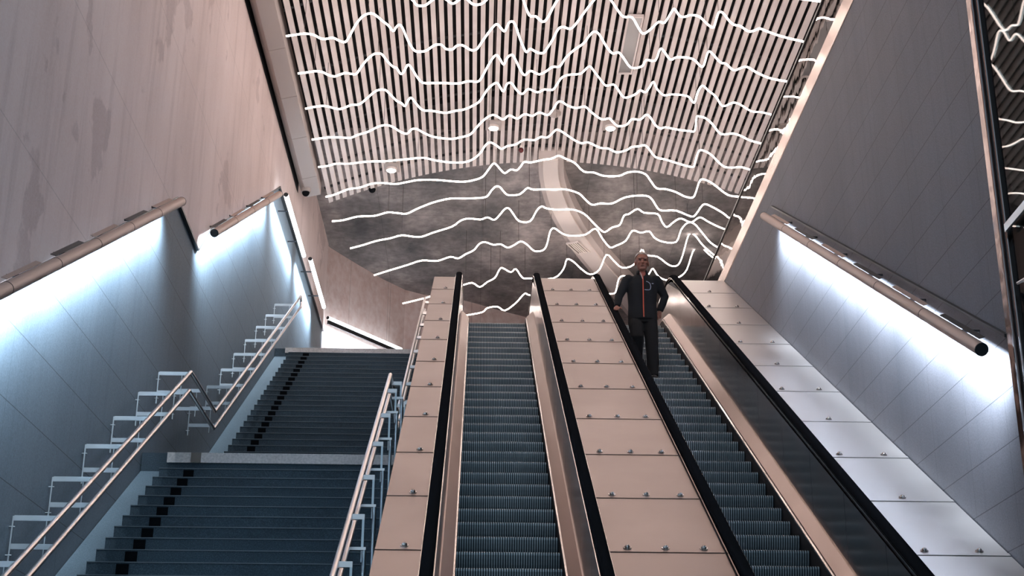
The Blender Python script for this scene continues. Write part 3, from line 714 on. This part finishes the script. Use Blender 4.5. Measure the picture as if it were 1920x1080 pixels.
# ================================================================ CEILING FITTINGS
def downlight(px, py, y, label):
    p = hp(px, py, 1, y); z = arcz(p.x); sl = -.09*(p.x-1.6)
    e = empty('downlight', (p.x, y, z-.0)); tag(e, label, 'ceiling light', 'square downlights in the slat ceiling')
    MB().box(-.16, .16, -.2, .2, -.05, 0).build('mounting_plate', M_SOFF, e, .01)
    MB().tube([(0, 0, -.05), (0, 0, -.1)], .11, 20).build('housing', M_BEAM, e)
    MB().ell((0, 0, -.1), (.095, .095, .035), 20, 8).build('lens', M_DL, e)
downlight(735, 289, 27.4, 'square downlight farthest left at the slat ceiling edge')
downlight(925, 255, 26.3, 'square downlight left of the ceiling dome')
downlight(1145, 256, 26.3, 'square downlight right of the ceiling dome')
p = hp(1040, 236, 1, 25.9); e = MB(); z = arcz(p.x)
e.tube([(p.x, 25.9, z), (p.x, 25.9, z-.05)], .13, 20); e.ell((p.x, 25.9, z-.05), (.115, .115, .06), 20, 8)
tag(e.build('smoke_detector', M_SOFF), 'beige round ceiling dome between two downlights', 'smoke detector')
p = hp(977, 291, 1, 27.4); z = arcz(p.x); e = empty('warning_lamp', (p.x, 27.4, z)); tag(e, 'small dark red lamp hanging at the slat ceiling edge', 'lamp')
MB().tube([(0, 0, 0), (0, 0, -.06)], .03, 12).build('base', M_BEAM, e); MB().ell((0, 0, -.1), (.055, .055, .06), 14, 8).build('dome', NM('red_lens', (.10, .008, .012), .25).m, e)
def camera_dome(loc, label):
    e = empty('security_camera', loc); tag(e, label, 'security camera')
    MB().tube([(0, 0, 0), (0, 0, -.08)], .1, 20).build('housing', M_SOFF, e); MB().ell((0, 0, -.08), (.078, .078, .09), 18, 10).build('dome', M_RUB, e)
p = hp(563, 372, 0, -3.62)
camera_dome((-3.60, 27.0, 12.29+CZ), 'dome security camera under the soffit at the top of the left wall')
p = hp(698, 352, 1, 28.4)
e = empty('security_camera', (p.x, 28.4, p.z+.05)); tag(e, 'dome security camera at the far left slat ceiling edge', 'security camera')
MB().tube([(0, 0, 0), (0, 0, -.08)], .1, 20).build('housing', M_SOFF, e); MB().ell((0, 0, -.08), (.078, .078, .09), 18, 10).build('dome', M_RUB, e); MB().box(-.05, .05, -.03, .02, 0, ZC-p.z-.05).build('drop_post', M_SOFF, e)
# framed access hatch in the slats, reflecting the neon
q4 = [hp(x, y, 2, arcz(2.6)-.03) for x, y in ((1177, 46), (1198, 44), (1183, 118), (1166, 116))]
cx = sum(v.x for v in q4)/4; cy = sum(v.y for v in q4)/4; zz_ = arcz(cx)-.06
e = empty('ceiling_hatch', (cx, cy, zz_)); tag(e, 'framed glossy grey rectangle set among the ceiling slats', 'hatch')
hw = .115; hl = 1.0
MB().box(-hw, hw, -hl, hl, -.0, .03).build('pane', steel('hatch_pane', (.36, .36, .37), .3), e)
f = MB(); f.box(-hw-.03, -hw, -hl-.03, hl+.03, -.03, .03); f.box(hw, hw+.03, -hl-.03, hl+.03, -.03, .03); f.box(-hw, hw, -hl-.03, -hl, -.03, .03); f.box(-hw, hw, hl, hl+.03, -.03, .03)
f.build('frame', M_SLAT, e)
# grille in the curved beam
g0 = hp(1084, 463, 2, ZC-.372); g1 = hp(1072, 452, 2, ZC-.372); g2 = hp(1098, 475, 2, ZC-.372)
di = (g2-g1); ang = atan2(di.y, di.x)
e = empty('vent_grille', (g0.x, g0.y, ZC-.375), ang); tag(e, 'pale louvred vent grille in the curved ceiling beam', 'vent')
gl = .34; gw = .13
MB().box(-gl, gl, -gw, gw, -.012, 0).build('backing', M_DK, e)
f = MB(); f.box(-gl-.04, gl+.04, -gw-.03, -gw, -.04, 0); f.box(-gl-.04, gl+.04, gw, gw+.03, -.04, 0); f.box(-gl-.04, -gl, -gw, gw, -.04, 0); f.box(gl, gl+.04, -gw, gw, -.04, 0)
f.build('frame', M_SLAT, e)
for i in range(4):
    yy = -gw+.05+i*(2*gw-.10)/3; MB().box(-gl, gl, yy-.016, yy+.016, -.03, -.012).build('slat', M_BEAM, e)
# diagonal strut and little arm on the dark glazing
p0 = hp(1883, 428, 0, XR-.03); p1 = hp(1990, 300, 0, XR-.03)
mb = MB(); t = (p1-p0).normalized(); n = Vector((0, -t.z, t.y))*.035
mb.prism([p0-n, p1-n, p1+n, p0+n], (.02, 0, 0)); tag(mb.build('diagonal_strut', M_BRK), 'diagonal flat steel strut across the dark glazed screen', 'strut')
p0 = hp(1908, 531, 0, XR-.02); p1 = hp(1960, 505, 0, XR-.02)
mb = MB(); mb.tube([p0, p1], [.012, .03], 8); tag(mb.build('glazing_fitting', M_BRK), 'short pale fitting on the dark glazed screen at the frame edge', 'fitting')

# ================================================================ THE MAN
def remesh(o, vox, smooth=2):
    m = o.modifiers.new('remesh', 'REMESH'); m.mode = 'VOXEL'; m.voxel_size = vox; m.use_smooth_shade = True
    if smooth: s = o.modifiers.new('smooth', 'SMOOTH'); s.factor = .5; s.iterations = smooth
    return o
KB = 21.05
# find the tread that carries the front foot
ks = 8.9+.17; yk = ks+RY*round((20.80-ks)/RY); zk = path_z(yk)
man = empty('person', (2.515, yk+.14, zk)); man.scale = (1.10, 1.055, 1.055); tag(man, 'man in dark jacket with orange zip descending the right escalator, hand on the rail', 'person')
# local frame: +x is image right, he faces -y; front (his left) foot at z = 0
M_SKIN = NM('skin', (.30, .125, .085), .55).m; M_HAIR = NM('grey_hair', (.42, .35, .31), .8).m
M_JKT = NM('jacket_fabric', (.007, .009, .012), .9).m; M_TRS = NM('trouser_fabric', (.006, .007, .009), .9).m
M_ZIP = NM('orange_zip', (.65, .10, .05), .5).m; M_PIP = NM('pale_piping', (.42, .45, .58), .5).m; M_SHOE = NM('shoe_leather', (.01, .01, .012), .4).m
M_SHIRT = NM('shirt', (.42, .13, .10), .8).m; M_EYE = NM('eye_dark', (.02, .015, .015), .3).m; M_LIP = NM('lips', (.17, .06, .05), .5).m
Fz = {}
hipL = Vector((.10, .16, 1.02)); hipR = Vector((-.10, .16, 1.02))
kneeL = Vector((.115, .10, .56)); ankL = Vector((.12, .10, .10))
kneeR = Vector((-.10, .02, .66)); ankR = Vector((-.08, .34, RS+.12))
shL = Vector((.195, .12, 1.59)); shR = Vector((-.195, .12, 1.59))
elL = Vector((.325, .17, 1.33)); wrL = Vector((.245, .17, 1.09))
hand_t = Vector((XE-.69-2.515, -.07, 0)); 
zr = (yk+.14-.07)*T-4.5+CZ-zk                 # height of the handrail top under the hand
elR = Vector((-.335, .08, 1.30)); wrR = Vector((hand_t.x/1.10+.02, .0, zr/1.055+.085))
HS_ = 1.16; hd = Vector((-.005, .02, 1.815)); nk = Vector((0, .08, 1.62))
def hand(mb, wr, dirv, out, curl, thumb):
    """palm, four jointed fingers and thumb"""
    dirv = dirv.normalized(); out = (out-dirv*out.dot(dirv)).normalized(); nrm = dirv.cross(out)
    mb.loft([(wr-dirv*.02, .027, .02), (wr+dirv*.02, .034, .018), (wr+dirv*.055, .042, .016), (wr+dirv*.09, .040, .014)], 12)
    for i, (o, l) in enumerate(((-.031, .062), (-.010, .074), (.011, .069), (.031, .054))):
        b = wr+dirv*.085+out*o; p = [b]; d = dirv.copy()
        for k in range(3):
            d = (d+curl*(.55 if k else .35)).normalized(); p.append(p[-1]+d*l*(.45, .32, .23)[k])
        mb.tube([p[0]-dirv*.02]+p, [.0095, .010, .0095, .0088, .0075], 8)
    s = -thumb; b = wr+dirv*.025+out*s*.03
    mb.tube([b, b+out*s*.028+dirv*.025, b+out*s*.036+dirv*.055+curl*.015], [.013, .011, .009], 8)
b = MB()
b.loft([(nk+Vector((0, .02, -.10)), .07, .06), (nk, .062, .064), (nk+Vector((0, -.03, .10)), .058, .06)], 16)
tilt = Matrix.Rotation(radians(8), 3, 'X')
b.ell(hd+HS_*Vector((0, .012, .035)), tuple(HS_*q for q in (.079, .098, .098)), 24, 16, tilt)
b.ell(hd+HS_*Vector((0, -.018, -.045)), tuple(HS_*q for q in (.064, .070, .082)), 20, 14, tilt)
b.ell(hd+HS_*Vector((0, -.046, -.100)), tuple(HS_*q for q in (.038, .034, .028)), 14, 10)
b.ell(hd+HS_*Vector((0, -.092, -.022)), tuple(HS_*q for q in (.015, .022, .030)), 12, 8)
b.ell(hd+HS_*Vector((0, -.106, -.040)), tuple(HS_*q for q in (.018, .016, .013)), 12, 8)
b.ell(hd+HS_*Vector((0, -.078, .030)), tuple(HS_*q for q in (.058, .020, .014)), 14, 8)
for s in (-1, 1):
    b.ell(hd+HS_*Vector((s*.081, .02, -.012)), tuple(HS_*q for q in (.012, .022, .036)), 10, 8); b.ell(hd+HS_*Vector((s*.038, -.066, -.030)), tuple(HS_*q for q in (.024, .022, .024)), 10, 8)
b.ell(hd+HS_*Vector((0, -.084, -.072)), tuple(HS_*q for q in (.026, .014, .010)), 10, 6)
# trunk and limbs inside the clothing, one surface with head and hands
b.loft([(Vector((0, .16, .98)), .15, .10), (Vector((0, .15, 1.15)), .145, .095), (Vector((0, .13, 1.40)), .165, .105), (Vector((0, .12, 1.54)), .17, .09), (Vector((0, .11, 1.62)), .07, .06)], 20)
for hp_, kn, an in ((hipL, kneeL, ankL), (hipR, kneeR, ankR)):
    b.loft([(hp_+Vector((0, 0, .03)), .075, .08), (hp_.lerp(kn, .5), .065, .068), (kn, .05, .052), (kn.lerp(an, .35), .048, .052), (an, .032, .036)], 14)
    b.loft([(an+Vector((0, .05, -.05)), .03, .03), (an+Vector((0, -.05, -.06)), .035, .025), (an+Vector((0, -.15, -.075)), .035, .018)], 12)
for sh, el, wr in ((shL, elL, wrL), (shR, elR, wrR)):
    b.loft([(sh, .05, .05), (sh.lerp(el, .5), .042, .044), (el, .036, .038), (el.lerp(wr, .5), .034, .036), (wr, .024, .022)], 12)
hand(b, wrR, Vector((-.12, -.85, -.42)), Vector((1, 0, 0)), Vector((0, -.1, -.95)), -1)
hand(b, wrL, Vector((-.25, .15, -.95)), Vector((0, -1, 0)), Vector((-.9, 0, -.1)), -1)
o = b.build('body', M_SKIN, man); remesh(o, .0062, 1)
# hair cap
hb = MB(); hb.ell(hd+HS_*Vector((0, .022, .047)), tuple(HS_*q for q in (.089, .107, .104)), 24, 16, tilt)
o = hb.build('hair', M_HAIR, man)
bm = bmesh.new(); bm.from_mesh(o.data)
kill = [v for v in bm.verts if v.co.z < hd.z+.082-.8*(v.co.y-hd.y+.06) and v.co.y < hd.y+.02 or v.co.z < hd.z-.02-.0]
bmesh.ops.delete(bm, geom=kill, context='VERTS'); bm.to_mesh(o.data); bm.free()
m = o.modifiers.new('thick', 'SOLIDIFY'); m.thickness = .012
for s in (-1, 1):
    MB().ell(hd+HS_*Vector((s*.032, -.079, .004)), tuple(HS_*q for q in (.015, .012, .007)), 10, 6).build('eye', M_EYE, man)
    MB().ell(hd+HS_*Vector((s*.033, -.088, .026)), tuple(HS_*q for q in (.021, .008, .005)), 10, 6).build('eyebrow', M_HAIR, man)
MB().ell(hd+HS_*Vector((0, -.096, -.072)), tuple(HS_*q for q in (.022, .006, .0045)), 10, 6).build('mouth', M_LIP, man)
# jacket
j = MB()
j.loft([(Vector((0, .16, .95)), .205, .150), (Vector((0, .155, 1.02)), .208, .150), (Vector((0, .15, 1.18)), .200, .140), (Vector((0, .135, 1.38)), .212, .145), (Vector((0, .12, 1.50)), .215, .135), (Vector((0, .11, 1.58)), .185, .115), (Vector((0, .10, 1.645)), .105, .09), (Vector((0, .095, 1.66)), .095, .085)], 28)
for sh, el, wr in ((shL, elL, wrL), (shR, elR, wrR)):
    s = 1 if sh.x > 0 else -1
    j.ell(sh+Vector((s*.0, 0, -.02)), (.085, .092, .08), 16, 10)
    j.loft([(sh+Vector((-s*.05, 0, 0)), .075, .085), (sh+Vector((s*.03, 0, -.05)), .078, .084), (sh.lerp(el, .55), .067, .072), (el, .060, .064), (el.lerp(wr, .5), .055, .058), (wr-(wr-el).normalized()*.015, .043, .043)], 16)
o = j.build('jacket', M_JKT, man); remesh(o, .011, 3)
cl = MB()
for i in range(13):
    pass
seg = 20; vs = []; fs = []
for i in range(seg+1):
    a = radians(-60+300*i/seg)-radians(90)+radians(30)
    a = radians(-90+32+296*i/seg)
    for rr, zz2 in ((.088, 1.62), (.078, 1.695), (.070, 1.695), (.080, 1.62)):
        vs.append((rr*cos(a)*1.05, .085+rr*sin(a)*1.08-.0, zz2))
for i in range(seg):
    for k in range(4): k2 = (k+1) % 4; fs.append((4*i+k, 4*i+k2, 4*i+4+k2, 4*i+4+k))
fs += [(0, 1, 2, 3), (4*seg, 4*seg+1, 4*seg+2, 4*seg+3)]
cl.add(vs, fs, True); cl.build('collar', M_JKT, man)
MB().loft([(Vector((0, .055, 1.56)), .05, .05), (Vector((0, .05, 1.66)), .058, .055)], 14).build('shirt', M_SHIRT, man)
def front(x, z):                              # jacket surface in front at (x, z)
    zs = [(.95, .208, .150, .16), (1.18, .200, .140, .15), (1.38, .212, .145, .135), (1.50, .215, .135, .12), (1.58, .185, .115, .11), (1.66, .095, .085, .095)]
    for (a, rx, ry, cy), (b2, rx2, ry2, cy2) in zip(zs, zs[1:]):
        if a <= z <= b2:
            t = (z-a)/(b2-a); X = rx+(rx2-rx)*t; Y = ry+(ry2-ry)*t; C = cy+(cy2-cy)*t; return Vector((x, C-Y*sqrt(max(0, 1-(x/X)**2))-.004, z))
    return Vector((x, 0, z))
MB().tube([front(.0, .96+.62*i/14) for i in range(15)], .009, 6).build('zip', M_ZIP, man)
MB().tube([front(-.035+.035*i/4, 1.655-.12*i/4) for i in range(5)], .008, 6).build('collar_edge', NM('pale_collar', (.6, .5, .47), .6).m, man)
MB().tube([front(*p) for p in [(.02, 1.375), (.05, 1.372), (.085, 1.375), (.102, 1.39), (.110, 1.43), (.100, 1.475), (.075, 1.495), (.045, 1.505)]], .0055, 6).build('pocket_piping', M_PIP, man)
MB().box(.125, .15, front(.137, 1.48).y-.004, front(.137, 1.48).y+.01, 1.478, 1.486).build('chest_mark', M_PIP, man)
# trousers and shoes
t_ = MB()
t_.loft([(Vector((0, .16, 1.10)), .165, .115), (Vector((0, .16, 1.0)), .178, .130), (Vector((0, .16, .90)), .175, .130)], 24)
for hp_, kn, an in ((hipL, kneeL, ankL), (hipR, kneeR, ankR)):
    t_.loft([(hp_+Vector((0, 0, .02)), .100, .12), (hp_+Vector((0, 0, -.10)), .108, .122), (hp_.lerp(kn, .55), .102, .104), (kn, .092, .09), (kn.lerp(an, .4), .088, .088), (kn.lerp(an, .8), .080, .080), (an+Vector((0, 0, -.02)), .076, .078)], 18)
o = t_.build('trousers', M_TRS, man); remesh(o, .011, 2)
for an, z0 in ((ankL, 0), (ankR, RS)):
    s = MB(); f = Vector((an.x, an.y, z0))
    s.loft([(f+Vector((0, .085, .045)), .025, .03), (f+Vector((0, .06, .055)), .040, .052), (f+Vector((0, 0, .06)), .044, .056), (f+Vector((0, -.07, .045)), .048, .042), (f+Vector((0, -.13, .032)), .046, .030), (f+Vector((0, -.185, .022)), .026, .016)], 18)
    so = s.build('shoe', M_SHOE, man)
    MB().loft([(f+Vector((0, .09, .008)), .034, .008), (f+Vector((0, 0, .008)), .046, .008), (f+Vector((0, -.10, .008)), .052, .008), (f+Vector((0, -.19, .008)), .032, .008)], 16).build('sole', M_DK, so)
